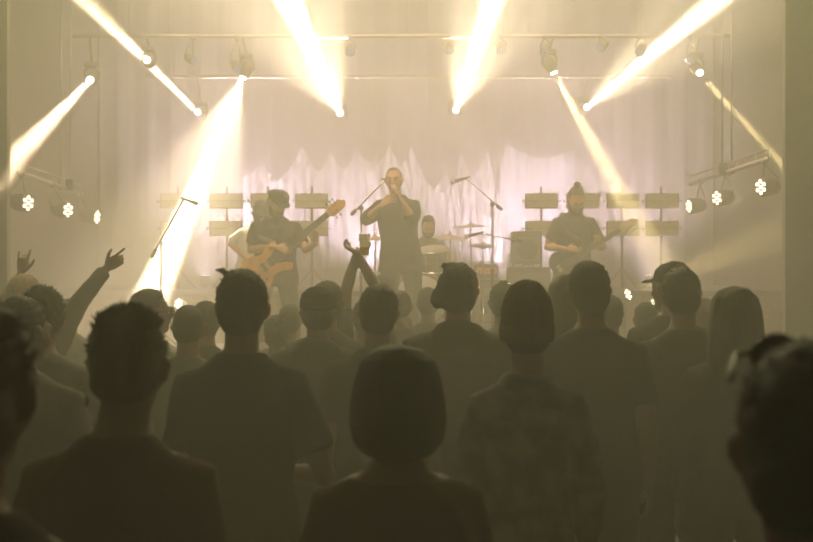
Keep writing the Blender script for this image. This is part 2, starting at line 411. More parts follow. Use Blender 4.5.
# panel stands
def panel_stand(px, label):
    d = 13.8; b = P(px, 0, d); e = empty('panel_light_stand', (b.x, d, RISER), label=label, cat='panel light', group='panel light stands on the riser')
    MB().tube([(0, 0, 0), (0, 0, 1.25)], .016, n=10, flat=True).build('pole', mt['black'], e)
    for k in range(3):
        a = k*2*PI/3+.5; MB().tube([(0, 0, .25), (.22*math.cos(a), .18*math.sin(a), .012)], .009, n=6).build('leg', mt['black'], e)
    for z in (2.57-RISER, 2.235-RISER):
        f = sharp(MB().box((0, -.05, z), (.40, .07, .185), bev=.008).build('panel_housing', mt['panelframe'], e, smooth=False))
        for s in (-1, 1):
            MB().box((0, -.088, z+s*.042), (.37, .012, .074), bev=.004).build('panel_face', mt['panel'], f, smooth=False)
        MB().tube([(-.2, -.05, z), (-.235, -.05, z), (-.235, -.0, z), (.235, 0, z), (.235, -.05, z), (.2, -.05, z)], .008, n=6, flat=True).build('bracket', mt['black'], f)
        MB().disc((-.228, -.05, z), (1, 0, 0), .022, .02, 10).build('knob', mt['black'], f)
    return e
for px, nm in ((178, 'panel light stand behind the broad white beam'), (227, 'panel light stand behind the left shoulder of the bassist'), (268, 'panel light stand hidden mostly by the bassist'),
               (312, 'panel light stand below the bass headstock'), (541, 'panel light stand at the guitarist\'s strumming elbow'), (582, 'panel light stand hidden mostly by the guitarist'),
               (622, 'panel light stand behind the guitar headstock'), (661, 'outermost panel light stand on the guitarist\'s side')):
    panel_stand(px, nm)
# floor uplights and floor spots
for px, nm in ((205, 'lit floor light beside the broad white beam'), (245, 'lit floor light behind the bassist'), (365, 'lit floor light behind the singer'), (495, 'lit floor light between drums and guitarist'), (560, 'lit floor light behind the guitarist'), (650, 'lit floor light under the outermost panel stand')):
    A = P(px, 286, 14.55); A.z = RISER+.12
    par_can('floor_light', A, (0, .35, 1), nm, 'floor lights on the riser', s=.8, mat=mt['uplens'])
# ------------------------------------------------------------------ people
def fabric(name, col, var=.12, pat=None, bump=.35): return M(name, col, .9, bump=bump, bscale=60, var=var, vscale=5, spec=.2)
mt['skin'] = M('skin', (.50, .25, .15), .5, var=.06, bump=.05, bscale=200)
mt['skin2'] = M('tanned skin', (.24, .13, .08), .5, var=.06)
mt['hair_dark'] = M('dark hair', (.035, .022, .012), .55, var=.3, bump=.9, bscale=90, stretch=(6, 6, 1))
mt['hair_brown'] = M('brown hair', (.09, .05, .022), .55, var=.3, bump=.9, bscale=90, stretch=(6, 6, 1))
mt['hair_blond'] = M('fair hair', (.42, .27, .12), .55, var=.2, bump=.8, bscale=90, stretch=(6, 6, 1))
mt['shirt_black'] = fabric('black cotton', (.022, .02, .018))
mt['shirt_dark'] = fabric('dark grey cotton', (.05, .045, .04))
mt['shirt_olive'] = fabric('olive cotton', (.06, .055, .03))
mt['shirt_brown'] = fabric('brown cotton', (.10, .035, .03))
mt['shirt_white'] = fabric('white cotton', (.62, .58, .52), .05)
mt['shirt_grey'] = fabric('grey cotton', (.16, .15, .13))
mt['shirt_tie'] = M('mottled shirt', (.10, .085, .05), .9, var=.4, vscale=14, col2=(.03, .025, .018), bump=.3, bscale=60)
mt['denim'] = fabric('dark denim', (.03, .035, .05))
mt['trouser'] = fabric('dark trousers', (.02, .02, .02))
mt['shoe'] = M('shoe leather', (.03, .025, .02), .4)
mt['beanie'] = M('knitted wool', (.11, .085, .03), .95, bump=1, bscale=60, stretch=(1, 1, .15), var=.2)
mt['cap'] = fabric('cap cloth', (.035, .03, .025))
mt['beard'] = M('beard hair', (.045, .025, .015), .8, var=.3, bump=1, bscale=120)
mt['eye'] = M('eye', (.75, .7, .65), .15); mt['iris'] = M('iris', (.03, .02, .01), .15)
mt['lips'] = M('lips', (.30, .12, .09), .5)
mt['frame'] = M('spectacle frame', (.02, .02, .02), .2)
mt['glasslens'] = M('tinted lens', (.02, .02, .02), .35, spec=.2)
_dg = bpy.context.evaluated_depsgraph_get
def remesh(mb, vox, smooth=4, fac=.5):
    """fuses the collected shapes into one continuous surface; returns (verts, faces)"""
    me = mb.mesh('tmp'); o = bpy.data.objects.new('tmp', me); COL.objects.link(o)
    r = o.modifiers.new('r', 'REMESH'); r.mode = 'VOXEL'; r.voxel_size = vox; r.adaptivity = 0
    if smooth: s = o.modifiers.new('s', 'SMOOTH'); s.factor = fac; s.iterations = smooth
    ev = o.evaluated_get(_dg()); m2 = ev.to_mesh()
    v = np.zeros(len(m2.vertices)*3); m2.vertices.foreach_get('co', v); v = v.reshape(-1, 3)
    f = [tuple(p.vertices) for p in m2.polygons]
    nrm = np.zeros(len(m2.vertices)*3); m2.vertices.foreach_get('normal', nrm); nrm = nrm.reshape(-1, 3)
    ev.to_mesh_clear(); bpy.data.objects.remove(o); bpy.data.meshes.remove(me)
    return v, f, nrm
def noise3(v, s, seed):
    r = np.random.RandomState(seed); out = np.zeros(len(v))
    for k in range(6):
        d = r.normal(size=3)*s*(1+.35*k); out += np.sin(v @ d+r.uniform(0, 6))/(1+.35*k)
    return out/3
def fused(name, mb, vox, mat, parent, smooth=4, rough=0, rs=30, seed=1, extra=None, loc=None, zs=1, face=False):
    v, f, nr = remesh(mb, vox, smooth)
    if face:    # hair stays off the face
        w = np.clip((v[:, 1]-.015)/.03, 0, 1)*np.clip((.088-v[:, 2])/.02, 0, 1)*np.clip((.072-abs(v[:, 0]))/.012, 0, 1)
        v = v*(1-.30*w)[:, None]
    if rough: v = v+nr*(noise3(v*np.array([1, 1, zs]), rs, seed)*rough)[:, None]
    g = MB().add(v, f)
    if extra:
        for (ev_, ef_) in extra: g.add(ev_, ef_)
    return g.build(name, mat, parent, loc=loc)
# ---- hands: x = across towards the thumb side (right hand, palm facing -y... see frame), z = fingers
_H = {}
def hand_mesh(pose, side):
    """verts, faces of a hand at the origin: wrist at 0, fingers along +z, palm faces +y, thumb on +x*side"""
    k = (pose, side)
    if k in _H: return _H[k]
    g = MB(); s = side
    g.tube([(0, 0, -.03), (0, 0, .0), (0, 0, .03), (.002*s, 0, .065), (0, 0, .088)], [(.027, .02), (.026, .018), (.036, .016), (.042, .015), (.040, .012)], lat=(1, 0, 0), n=14)
    curls = {'relaxed': (25, 30, 35, 40), 'fist': (88, 88, 88, 88), 'grip': (62, 64, 66, 68), 'point': (4, 85, 88, 88), 'horn': (5, 85, 85, 5), 'flat': (6, 4, 6, 9), 'cup': (40, 40, 40, 42), 'spread': (14, 10, 12, 16)}[pose]
    spread = {'flat': 3, 'spread': 11, 'horn': 5, 'point': 3}.get(pose, 2)
    Ls = (.070, .078, .072, .056); xs = (.030, .010, -.010, -.029)
    for i in range(4):
        a = math.radians(6); tot = math.radians(curls[i]); sp = math.radians((1.3-i)*spread)*s
        p = Vector((xs[i]*s, 0, .082+(.004, .008, .004, -.004)[i])); pts = [p-Vector((0, 0, .02)), p.copy()]; ang = tot*.5
        for j, fr in enumerate((.46, .30, .24)):
            d = Vector((math.sin(sp)*math.cos(ang), math.sin(ang), math.cos(ang)*math.cos(sp))); p = p+d*Ls[i]*fr; pts.append(p.copy()); ang += tot*(.85 if j == 0 else .65)
        r = (.0095, .0098, .0095, .0082)[i]; g.tube(pts, [r, r, r*.95, r*.88, r*.78], lat=(1, 0, 0), n=10)
    th = {'fist': [(.026, 0, .02), (.044, .018, .045), (.032, .042, .062), (.006, .050, .066)], 'grip': [(.026, 0, .02), (.046, .022, .045), (.040, .046, .062), (.022, .058, .072)],
          'cup': [(.026, 0, .02), (.048, .022, .045), (.048, .048, .066), (.040, .062, .082)], 'point': [(.026, 0, .015), (.05, .004, .04), (.07, .006, .062), (.080, .006, .088)]}.get(pose, [(.026, 0, .02), (.047, .010, .042), (.060, .018, .066), (.066, .020, .090)])
    g.tube([(x*s, y, z) for x, y, z in th], [.015, .0125, .0112, .0088], n=10)
    v, f, nr = remesh(g, .0042, 2)
    _H[k] = (v, f); return _H[k]
def put_hand(wrist, direction, palm, pose, side, scale=1.0):
    z = Vector(direction).normalized(); y = Vector(palm); y = (y-z*y.dot(z)).normalized(); x = y.cross(z)
    R = np.array(Matrix((x, y, z)).transposed()); v, f = hand_mesh(pose, side)
    return (v*scale) @ R.T+np.array(wrist), f
# ---- head in its own frame: z up, +y the face, origin at head centre (between the ears)
def head_shapes(g, T, face=True):
    """T maps a head-frame point to the body frame"""
    A = MB()
    A.ell((0, -.012, .028), (.074, .094, .088)); A.ell((0, .02, -.005), (.066, .076, .085))
    A.tube([(0, .02, -.02), (0, .03, -.06), (0, .042, -.088), (0, .05, -.105)], [(.062, .066), (.055, .055), (.044, .040), (.026, .024)], lat=(1, 0, 0), n=16)
    for s in (-1, 1):
        A.ell((.045*s, .055, -.030), (.022, .026, .026))                       # cheek
        A.tube([(.018*s, .094, .018), (.045*s, .082, .020)], .010, n=8)        # brow
        A.tube([(.074*s, .008, -.030), (.084*s, -.002, -.006), (.086*s, -.010, .018), (.078*s, -.012, .026)], [.008, .010, .010, .007], n=8)
        A.ell((.076*s, .0, -.005), (.010, .017, .028))
    A.tube([(0, .090, .010), (0, .106, -.012), (0, .116, -.028)], [(.009, .01), (.011, .012), (.015, .011)], lat=(1, 0, 0), n=10)
    A.tube([(-.020, .088, -.056), (0, .098, -.055), (.020, .088, -.056)], [.006, .009, .006], n=8)
    A.tube([(-.016, .087, -.066), (0, .096, -.067), (.016, .087, -.066)], [.006, .009, .006], n=8)
    A.ell((0, .078, -.095), (.022, .022, .018))
    for v in A.v: pass
    V = np.concatenate(A.v); V = np.array([T(Vector(p)) for p in V]); g.add(V, A.f)
def hair_shapes(style, seed):
    """list of (MB, vox, rough, rs, zs) for hair in the head frame"""
    r = random.Random(seed); g = MB(); G = MB(); rough, rs, zs = .004, 90, 1
    def fuzz(n, l0, l1, r0, up=.5, th=1.25, k=1.0):
        for _ in range(n):
            a = r.uniform(0, 2*PI); b = math.acos(1-r.uniform(0, 1)*(1-math.cos(th))); nn = Vector((math.sin(b)*math.cos(a), math.sin(b)*math.sin(a), math.cos(b)))
            p = Vector((.076*k*nn.x, -.02+.094*k*nn.y, .04+.084*k*nn.z)); dd = (nn+Vector((r.uniform(-.5, .5), r.uniform(-.5, .5), up))).normalized()
            G.cone(p, p+dd*r.uniform(l0, l1), r0, .0006, 4)
    def cap(k=1.0, back=-.05, front=.02, dz=0):
        g.ell((0, -.020, .040+dz), (.080*k, .098*k, .088*k)); g.ell((0, -.045, -.012+dz), (.074*k, .068*k, .075*k))
    if style == 'shaved': g.ell((0, -.018, .035), (.078, .096, .088)); g.ell((0, -.04, -.01), (.073, .066, .065)); rough = .001
    elif style == 'short': cap(1.02); rough = .003; fuzz(240, .004, .010, .0035, .3, 1.7, 1.02)
    elif style == 'spiky':
        cap(1.0, dz=.006); fuzz(420, .010, .026, .0050, .7, 1.0, 1.03); fuzz(260, .005, .011, .004, .1, 1.7, 1.05)
    elif style == 'tuft':
        cap(1.05); rough = .003; fuzz(200, .004, .010, .0035, .3, 1.7, 1.05)
        for k in range(14):
            a = r.uniform(0, 2*PI); q = r.uniform(0, .03); p = Vector((-.045+q*math.cos(a), -.01+q*math.sin(a), .108)); d = Vector((r.uniform(-.8, .2), r.uniform(-.4, .2), .5)).normalized()
            g.cone(p, p+d*r.uniform(.02, .035), .008, .002, 5)
        g.tube([(-.045, -.02, .11), (-.065, -.02, .125), (-.088, -.02, .130)], [.012, .008, .003], n=6)
    elif style == 'messy':
        cap(1.07); rough = .009; rs = 60
        fuzz(300, .006, .016, .004, .1, 1.9, 1.07)
    elif style == 'bun':
        cap(1.0); g.ell((0, -.045, .142), (.038, .038, .036)); g.tube([(0, -.04, .10), (0, -.045, .125)], .018, n=8); rough = .004
        for k in range(14): a = r.uniform(0, 6.28); g.cone((0, -.045, .14), (.045*math.cos(a), -.045+.03*math.sin(a), .14+.04*abs(math.sin(a*1.7))), .008, .002, 4)
    elif style == 'smallbun':
        cap(1.02); g.ell((-.012, -.05, .128), (.014, .014, .014)); g.ell((.012, -.052, .132), (.013, .013, .012)); g.tube([(0, -.045, .11), (0, -.05, .122)], .009, n=8); rough = .004
    elif style == 'knot':
        cap(1.05); g.ell((-.055, -.03, .115), (.018, .018, .02)); g.ell((-.085, -.04, -.02), (.03, .04, .05)); rough = .009; rs = 60
    elif style == 'bob':
        # chin-length bob, wider at the bottom, with fringe at the front
        g.tube([(0, -.012, .128), (0, -.014, .118), (0, -.016, .095), (0, -.02, .05), (0, -.024, 0), (0, -.026, -.05), (0, -.026, -.092), (0, -.022, -.115)],
               [(.03, .04), (.062, .074), (.086, .098), (.103, .108), (.112, .112), (.114, .112), (.106, .104), (.084, .090)], lat=(1, 0, 0), n=28, flat=True)
        rough = .0025; rs = 70; zs = .15
    elif style == 'long':
        g.tube([(0, -.012, .125), (0, -.014, .112), (0, -.018, .08), (0, -.025, .03), (0, -.035, -.05), (0, -.05, -.14), (0, -.062, -.24), (0, -.066, -.32)],
               [(.03, .04), (.062, .074), (.088, .098), (.098, .104), (.108, .095), (.122, .075), (.128, .06), (.095, .045)], lat=(1, 0, 0), n=28, flat=True)
        rough = .006; rs = 45; zs = .12
    return g, G, rough, rs, zs
def person(name_label, x, y, H=1.75, yaw=0, z=0, style='short', hair='hair_dark', top='tshirt', topm='shirt_dark', legm='trouser', skin='skin2', wid=1.0, arms=None, hands=None,
           headturn=0, headtilt=0, headnod=0, lean=(0, 0), vox=.014, group=None, hat=None, beard=None, glasses=None, eyes=False, legs=None, crouch=0, seed=0, hem=None, category='person', sit=None, hand_list=None):
    """one person. Local frame: +y the way the person faces, x to the right hand"""
    S = H/1.75; root = empty('person', (x, y, z), yaw, name_label, category, group)
    lx, ly = lean; c = crouch
    def sp(zz, dx=0, dy=0):     # a point on the leaning spine
        t = max(0, (zz-.93)/.55); return Vector((dx+lx*t, dy+ly*t, zz-c))
    A = {-1: [(-.20*wid, -.03, 1.13-c), (-.215*wid, .03, .87-c)], 1: [(.20*wid, -.03, 1.13-c), (.215*wid, .03, .87-c)]}
    if arms: A.update({k: v for k, v in arms.items()})
    hd = {-1: ('relaxed', None, None), 1: ('relaxed', None, None)}
    if hands: hd.update(hands)
    SH = {s: sp(1.388, .150*wid*s, -.012) for s in (-1, 1)}
    if sit: L = sit
    else:
        L = {s: [Vector((.092*s*wid, 0, .93-c)), Vector((.105*s, .02+c*1.2, .50-c*.5)), Vector((.115*s, -.03, .085))] for s in (-1, 1)}
        if legs: L.update(legs)
    W = wid
    def torso(g, k=0.0, lo=.86, hi=1.5, flare=0):
        rows = [(.84, .150, .105, -.01), (.93, .163, .112, -.01), (1.02, .150, .102, 0), (1.10, .142, .098, 0), (1.20, .155, .108, .0), (1.30, .172, .115, .0), (1.375, .172, .108, -.01), (1.42, .150, .085, -.018), (1.46, .098, .068, -.02), (1.50, .062, .055, -.015)]
        rows = [r for r in rows if lo-1e-6 <= r[0] <= hi+1e-6]; pts = []; rad = []
        for zz, rx, ry, dy in rows:
            pts.append(sp(zz, 0, dy)); fl = flare*max(0, (1.2-zz)/.35); rad.append(((rx+k+fl)*W, ry+k+fl*.8))
        g.tube(pts, rad, lat=(1, 0, 0), n=26, flat=True); return pts
    # --- body
    g = MB(); torso(g, hi=1.5)
    hc = sp(1.635, 0, .02)+Vector((0, .035*headnod, -.02*headnod)); Rh = Euler((-headnod*.6, headtilt, headturn)).to_matrix()
    T = lambda p: hc+Rh @ p
    g.tube([sp(1.44, 0, -.02), sp(1.50, 0, -.012), T(Vector((0, -.022, -.07))), T(Vector((0, -.015, -.03)))], [(.070*min(W, 1.1), .062), (.056, .056), (.054, .056), (.056, .06)], lat=(1, 0, 0), n=18)
    head_shapes(g, T)
    for s in (-1, 1):
        e, wv = Vector(A[s][0]), Vector(A[s][1]); sh = SH[s]
        g.tube([sp(1.415, .09*s*W, -.012), sh, sh.lerp(e, .35), sh.lerp(e, .8), e, e.lerp(wv, .3), e.lerp(wv, .75), wv], [.055, .055, .049, .041, .039, .040, .030, .025], n=12)
        h, k, a = L[s]; h, k, a = Vector(h), Vector(k), Vector(a)
        g.tube([h, h.lerp(k, .3), h.lerp(k, .75), k, k.lerp(a, .3), k.lerp(a, .75), a], [.085, .082, .062, .055, .054, .040, .036], n=12)
        g.tube([a+Vector((0, -.03, -.045)), a+Vector((.01*s, .06, -.055)), a+Vector((.02*s, .15, -.062))], [.034, .034, .026], n=10)
    extra = []; Hn = .94
    for s in (-1, 1):
        pose, dr, pm = hd[s]; e, wv = Vector(A[s][0]), Vector(A[s][1]); d = Vector(dr) if dr is not None else (wv-e).normalized(); p = Vector(pm) if pm is not None else Vector((-s, 0, 0))
        extra.append(put_hand(wv+d.normalized()*.012, d, p, pose, -s, Hn))
    # hand side: thumb on +x*side in a frame where x = palm x fingers; true for both hands by side sign
    body = fused('body', g, vox, mt[skin], root, smooth=3, extra=extra)
    # --- top
    if top:
        g = MB(); k = {'tshirt': .012, 'longsleeve': .012, 'jacket': .030, 'hoodie': .030, 'tank': .006, 'boat': .010, 'openshirt': .022}[top]
        torso(g, k, lo=.84 if top != 'tank' else .93, hi=1.385 if top == 'tank' else 1.465, flare=.02 if top in ('jacket', 'openshirt', 'tshirt') else .0)
        if hem: g.tube([sp(.86), sp(.86-hem)], [(.18*W+k, .125+k), (.19*W+k, .13+k)], lat=(1, 0, 0), n=24, flat=True)
        if top == 'boat': pass
        elif top != 'tank':
            g.tube([sp(1.41, 0, -.018), sp(1.46, 0, -.02), sp(1.498, 0, -.018)], [(.148*W+k, .085+k), (.105*W+k, .074+k), (.068+k*.6, .064+k*.6)], lat=(1, 0, 0), n=22, flat=True)
        else:
            for s in (-1, 1): g.tube([sp(1.36, .085*s*W, .07), sp(1.44, .085*s*W, .03), sp(1.475, .078*s*W, -.02), sp(1.45, .085*s*W, -.07), sp(1.36, .09*s*W, -.095)], [(.020, .012)]*5, n=8)
        if top in ('jacket', 'hoodie'): g.tube([sp(1.45, 0, -.02), sp(1.50, 0, -.015)], [(.090, .082), (.078, .075)], lat=(1, 0, 0), n=20, flat=True)
        if top == 'hoodie': g.ell(sp(1.46, 0, -.085), (.12, .05, .075))
        for s in (-1, 1):
            e, wv = Vector(A[s][0]), Vector(A[s][1]); sh = SH[s]
            if top == 'tank': continue
            b = [sp(1.402, .085*s*W, -.012), sh, sh.lerp(e, .35)]
            r = [.055+k, .056+k, .052+k]
            if top in ('tshirt', 'boat'): b += [sh.lerp(e, .72)]; r += [.052+k]
            elif top == 'openshirt': b += [sh.lerp(e, .8), e, e.lerp(wv, .22)]; r += [.048+k*.9, .046+k*.8, .046+k*.7]
            else: b += [sh.lerp(e, .8), e, e.lerp(wv, .3), e.lerp(wv, .93)]; r += [.044+k, .043+k, .042+k, .032+k*.8]
            g.tube(b, r, n=14, flat=True)
        fused('shirt' if top != 'jacket' else 'jacket', g, vox*.9, mt[topm], root, smooth=3, rough=.006, rs=20, seed=seed+3)
    # --- trousers and shoes
    g = MB()
    g.tube([sp(1.0), sp(.93), sp(.86)], [(.155*W, .108), (.17*W, .118), (.165*W, .112)], lat=(1, 0, 0), n=22, flat=True)
    for s in (-1, 1):
        h, kk, a = (Vector(q) for q in L[s])
        g.tube([h, h.lerp(kk, .3), h.lerp(kk, .75), kk, kk.lerp(a, .35), kk.lerp(a, .75), a+Vector((0, 0, .0))], [.098, .095, .078, .070, .068, .060, .058], n=14, flat=True)
    fused('trousers', g, vox, mt[legm], root, smooth=3, rough=.005, rs=18, seed=seed+9)
    for s in (-1, 1):
        a = Vector(L[s][2]); d = .047
        MB().tube([a+Vector((0, -.065, -d)), a+Vector((0, -.03, -.04)), a+Vector((.012*s, .07, -.047)), a+Vector((.022*s, .165, -.057)), a+Vector((.024*s, .205, -.062))], [(.034, .032), (.042, .045), (.045, .036), (.046, .028), (.03, .02)], lat=(1, 0, 0), n=14).build('shoe', mt['shoe'], root)
    # --- head dress, in the head frame
    Mh = Matrix.Translation(hc) @ Rh.to_4x4()
    def onhead(o): o.matrix_local = Mh; return o
    if hat == 'beanie':
        g = MB(); g.tube([(0, -.02, .170), (0, -.02, .163), (0, -.019, .145), (0, -.018, .110), (0, -.018, .065), (0, -.016, .02), (0, -.014, -.02)], [(.012, .015), (.034, .04), (.056, .066), (.077, .088), (.087, .102), (.088, .105), (.086, .104)], lat=(1, 0, 0), n=28, flat=True)
        hb = onhead(fused('beanie', g, .007, mt['beanie'], root, smooth=2, rough=.0015, rs=80, zs=.1))
        onhead(fused('hair', MB().ell((0, -.045, -.03), (.074, .058, .05)), .008, mt[hair], root, smooth=1))
        g = MB(); g.tube([(0, -.016, .025), (0, -.014, .0), (0, -.012, -.028)], [(.091, .108), (.092, .109), (.090, .107)], lat=(1, 0, 0), n=28, flat=True).build('cuff', mt['beanie'], hb)
    elif hat in ('cap', 'cap_back', 'flatcap'):
        gg, G, ro, rs, zs = hair_shapes('short', seed)
        onhead(fused('hair', MB().ell((0, -.04, -.01), (.076, .070, .075)), .008, mt[hair], root, smooth=1, rough=.004, rs=90))
        g = MB(); b = 1 if hat != 'cap_back' else -1
        if hat == 'flatcap':
            g.tube([(0, -.02, .134), (0, -.018, .130), (0, -.014, .118), (0, -.008, .095), (0, -.004, .068), (0, -.008, .035)], [(.015, .02), (.045, .055), (.074, .09), (.092, .113), (.095, .119), (.086, .102)], lat=(1, 0, 0), n=28, flat=True)
            g.tube([(0, .07, .06), (0, .115, .048), (0, .145, .038)], [(.075, .012), (.068, .010), (.045, .008)], lat=(1, 0, 0), n=18)
        else:
            g.tube([(0, -.012, .130), (0, -.014, .122), (0, -.016, .095), (0, -.018, .06), (0, -.016, .028)], [(.02, .025), (.050, .060), (.078, .09), (.087, .102), (.088, .105)], lat=(1, 0, 0), n=28, flat=True)
            g.tube([(0, .075*b-.01, .040), (0, .13*b-.01, .034), (0, .168*b-.01, .026)], [(.068, .010), (.064, .008), (.042, .006)], lat=(1, 0, 0), n=18)
        hb = onhead(fused('cap', g, .006, mt['cap'], root, smooth=2))
        MB().ell((0, -.012, .132), (.008, .008, .005)).build('button', mt['cap'], hb)
    else:
        g, G, ro, rs, zs = hair_shapes(style, seed)
        # keep the face free: hair volume is pulled back over the face by its own shape
        onhead(fused('hair', g, .0055 if vox < .013 or style in ('tuft', 'spiky') else .008, mt[hair], root, smooth=1, rough=ro, rs=rs, seed=seed+1, zs=zs, face=True, extra=[(np.concatenate(G.v), G.f)] if G.v else None))
    if beard:
        g = MB(); g.tube([(-.066, .02, -.03), (-.058, .045, -.065), (-.035, .075, -.092), (0, .092, -.102), (.035, .075, -.092), (.058, .045, -.065), (.066, .02, -.03)], [.012, .017, .022, .026*beard, .022, .017, .012], n=10)
        g.ell((0, .072, -.105), (.036, .032, .034*beard)); g.tube([(-.026, .090, -.050), (0, .104, -.044), (.026, .090, -.050)], .007, n=8)
        onhead(fused('beard', g, .006, mt['beard'], root, smooth=1, rough=.004, rs=110))
    if eyes:
        for s in (-1, 1):
            e = onhead(MB().ell((.031*s, .083, .003), (.014, .010, .0085), n=12, m=8).build('eye', mt['eye'], root))
            MB().ell((.031*s, .092, .003), (.006, .003, .006), n=10, m=6).build('iris', mt['iris'], e)
        onhead(MB().tube([(-.022, .092, -.060), (0, .103, -.060), (.022, .092, -.060)], [.003, .006, .003], n=8).build('lips', mt['lips'], root))
        for s in (-1, 1): onhead(MB().tube([(.014*s, .100, .020), (.034*s, .098, .026), (.052*s, .084, .020)], [.004, .0045, .003], n=6).build('eyebrow', mt[hair], root))
    if glasses:
        up = .10 if glasses == 'up' else 0; back = -.03 if glasses == 'up' else 0
        f = MB(); wd = .036
        for s in (-1, 1):
            pts = [Vector((.036*s+.029*math.cos(a), .108+back, up+.002+.022*math.sin(a))) for a in np.linspace(0, 2*PI, 15)]
            f.tube(pts, .0035, n=6, caps=False); f.tube([(.065*s, .106+back, up+.006), (.082*s, .05+back, up+.006), (.086*s, -.02+back, up*.9-.004)], .0035, n=6)
        f.tube([(-.008, .109+back, up+.006), (.008, .109+back, up+.006)], .003, n=6)
        fo = onhead(f.build('glasses', mt['frame'], root))
        for s in (-1, 1): MB().disc((.036*s, .108+back, up+.002), (0, 1, 0), .027, .002, 14).build('lens', mt['glasslens'], fo)
    for o in root.children: pass
    root.scale = (S, S, S)
    return root
# ------------------------------------------------------------------ the audience, back to the camera
def crowd(px, top_y, hs, H, label, off=0, d=None, **kw):
    """px, top_y: crown of the head in the photograph; d: distance; the height follows from both"""
    d = d; X = (px-CX)*d/F
    Hh = CAMZ-(top_y-HZ)*d/F
    kw.setdefault('vox', .011 if d < 4.2 else .015)
    return person(label, X, d, H=Hh/1.0, **kw)
def C(px, ty, d, label, ex=0.0, **kw):
    """ex: how much of the crown is hair or hat above the skull, in metres"""
    kw.setdefault('vox', .011 if d < 4.2 else .015)
    return person(label, (px-CX)*d/F, d-.0, H=(CAMZ-(ty-HZ)*d/F-ex)/1.0, seed=int(px*7+ty), **kw)
hip = lambda s: [(.30*s, -.10, 1.12), (.17*s, .12, 1.05)]        # elbow out, hand before the belly
front = lambda s: [(.215*s, .02, 1.12), (.10*s, .24, 1.12)]
# nearest
spiky = C(108, 302, 2.45, 'man with spiky hair in a dark t-shirt, large at lower left', style='spiky', hair='hair_brown', topm='shirt_brown', ex=.03, lean=(.031, 0), wid=.99, arms={-1: front(-1), 1: front(1)}, hands={})
MB().ell((-.050, .01, 1.565), (.006, .006, .012)).build('earring', mt['chrome'], spiky)
C(398, 352, 2.55, 'woman with a smooth chin-length bob in a wide-necked dark top', style='bob', hair='hair_dark', top='boat', topm='shirt_brown', wid=.98, arms={-1: front(-1), 1: front(1)}, ex=.0)
C(820, 352, 1.25, 'person with sunglasses pushed up on the head, cropped by the right edge', ex=.0, style='short', hair='hair_dark', topm='shirt_black', glasses='up', headturn=-.3)
C(-38, 308, 1.5, 'person cropped by the left edge, only hair and cheek showing', style='messy', hair='hair_brown', topm='shirt_black')
# second row
C(242, 268, 3.8, 'man with a ragged tuft of hair and one elbow out, left of the bob', style='tuft', hair='hair_dark', topm='shirt_olive', wid=1.06, ex=.02, arms={1: [(.27, -.04, 1.11), (.14, .20, 1.08)], -1: [(-.21, .0, 1.12), (-.12, .2, 1.02)]})
C(527, 281, 3.75, 'person in a knitted beanie and a mottled long-sleeved shirt', ex=.05, hat='beanie', top='longsleeve', topm='shirt_tie', wid=.92, arms={1: [(.205, -.03, 1.13), (.20, .08, .90)], -1: [(-.20, -.03, 1.13), (-.205, .05, .88)]})
# third row
C(590, 264, 4.75, 'broad man with short hair in a dark shirt, right of the beanie', style='short', wid=1.12, topm='shirt_dark', legm='denim', headtilt=-.08)
C(378, 287, 4.7, 'person with short hair in a dark top, straight behind the woman\'s bob', style='short', wid=1.08, topm='shirt_dark', headtilt=.05)
C(458, 266, 5.0, 'person with a loose hair knot and a hooded top, below the drums', style='knot', hair='hair_dark', top='hoodie', topm='shirt_dark', wid=1.1)
C(318, 290, 5.3, 'person in a dark cap at the right shoulder of the tufted man', hat='cap', top='hoodie', topm='shirt_dark', wid=1.06)
C(735, 290, 4.6, 'person with long hair down the back at the right', style='long', hair='hair_brown', top='longsleeve', topm='shirt_dark', wid=1.0)
C(682, 270, 5.1, 'person with short hair right behind the man in the brimmed cap', style='short', headtilt=-.1, hair='hair_dark', topm='shirt_dark', wid=1.05)
C(671, 265, 5.9, 'man in a brimmed cap pointing left', hat='cap', headturn=.6, topm='shirt_dark', wid=1.05)
C(188, 306, 5.3, 'round-headed person with close-cropped hair left of the tufted man', style='shaved', topm='shirt_grey', wid=1.0)
C(151, 291, 5.95, 'person with glasses and a white shirt, face turned right', style='short', headturn=-1.15, glasses='on', topm='shirt_white', eyes=True, wid=1.0)
C(22, 300, 3.9, 'person with short hair at the left, behind the head cropped by the edge', style='short', topm='shirt_grey', wid=1.1, headturn=-.5)
C(42, 290, 4.6, 'person with a full head of hair at the left, under the pointing arm', style='messy', topm='shirt_grey', wid=1.08)
# farther
C(206, 303, 6.2, 'person half hidden behind the close-cropped head', style='short', topm='shirt_dark')
C(327, 283, 6.0, 'person just behind the dark cap', style='short', hair='hair_brown', topm='shirt_dark')
C(503, 281, 6.6, 'person with a tiny double hair bun by the beanie', style='smallbun', topm='shirt_grey', ex=.02, wid=.95)
C(568, 277, 5.5, 'person with long hair under the guitarist', style='long', hair='hair_brown', topm='shirt_dark', top='longsleeve', wid=.95)
C(610, 297, 6.6, 'person at the right shoulder of the broad man', style='short', topm='shirt_dark', wid=1.1)
C(384, 275, 8.6, 'person with short hair close to the singer\'s feet', style='short', topm='shirt_dark')
C(400, 291, 7.4, 'person below the singer\'s knees', style='shaved', topm='shirt_dark')
C(428, 289, 8.0, 'person by the bass drum, left of the hooded top', style='short', topm='shirt_dark')
C(290, 306, 7.3, 'person between the tufted man and the dark cap', style='short', topm='shirt_dark', wid=1.05)
C(277, 318, 6.6, 'short person at the shoulder of the tufted man', style='messy', topm='shirt_grey')
C(548, 300, 7.3, 'person between the beanie and the guitarist\'s legs', style='short', topm='shirt_dark')
C(646, 304, 7.2, 'person in front of the bright floor spotlight', style='short', topm='shirt_dark')
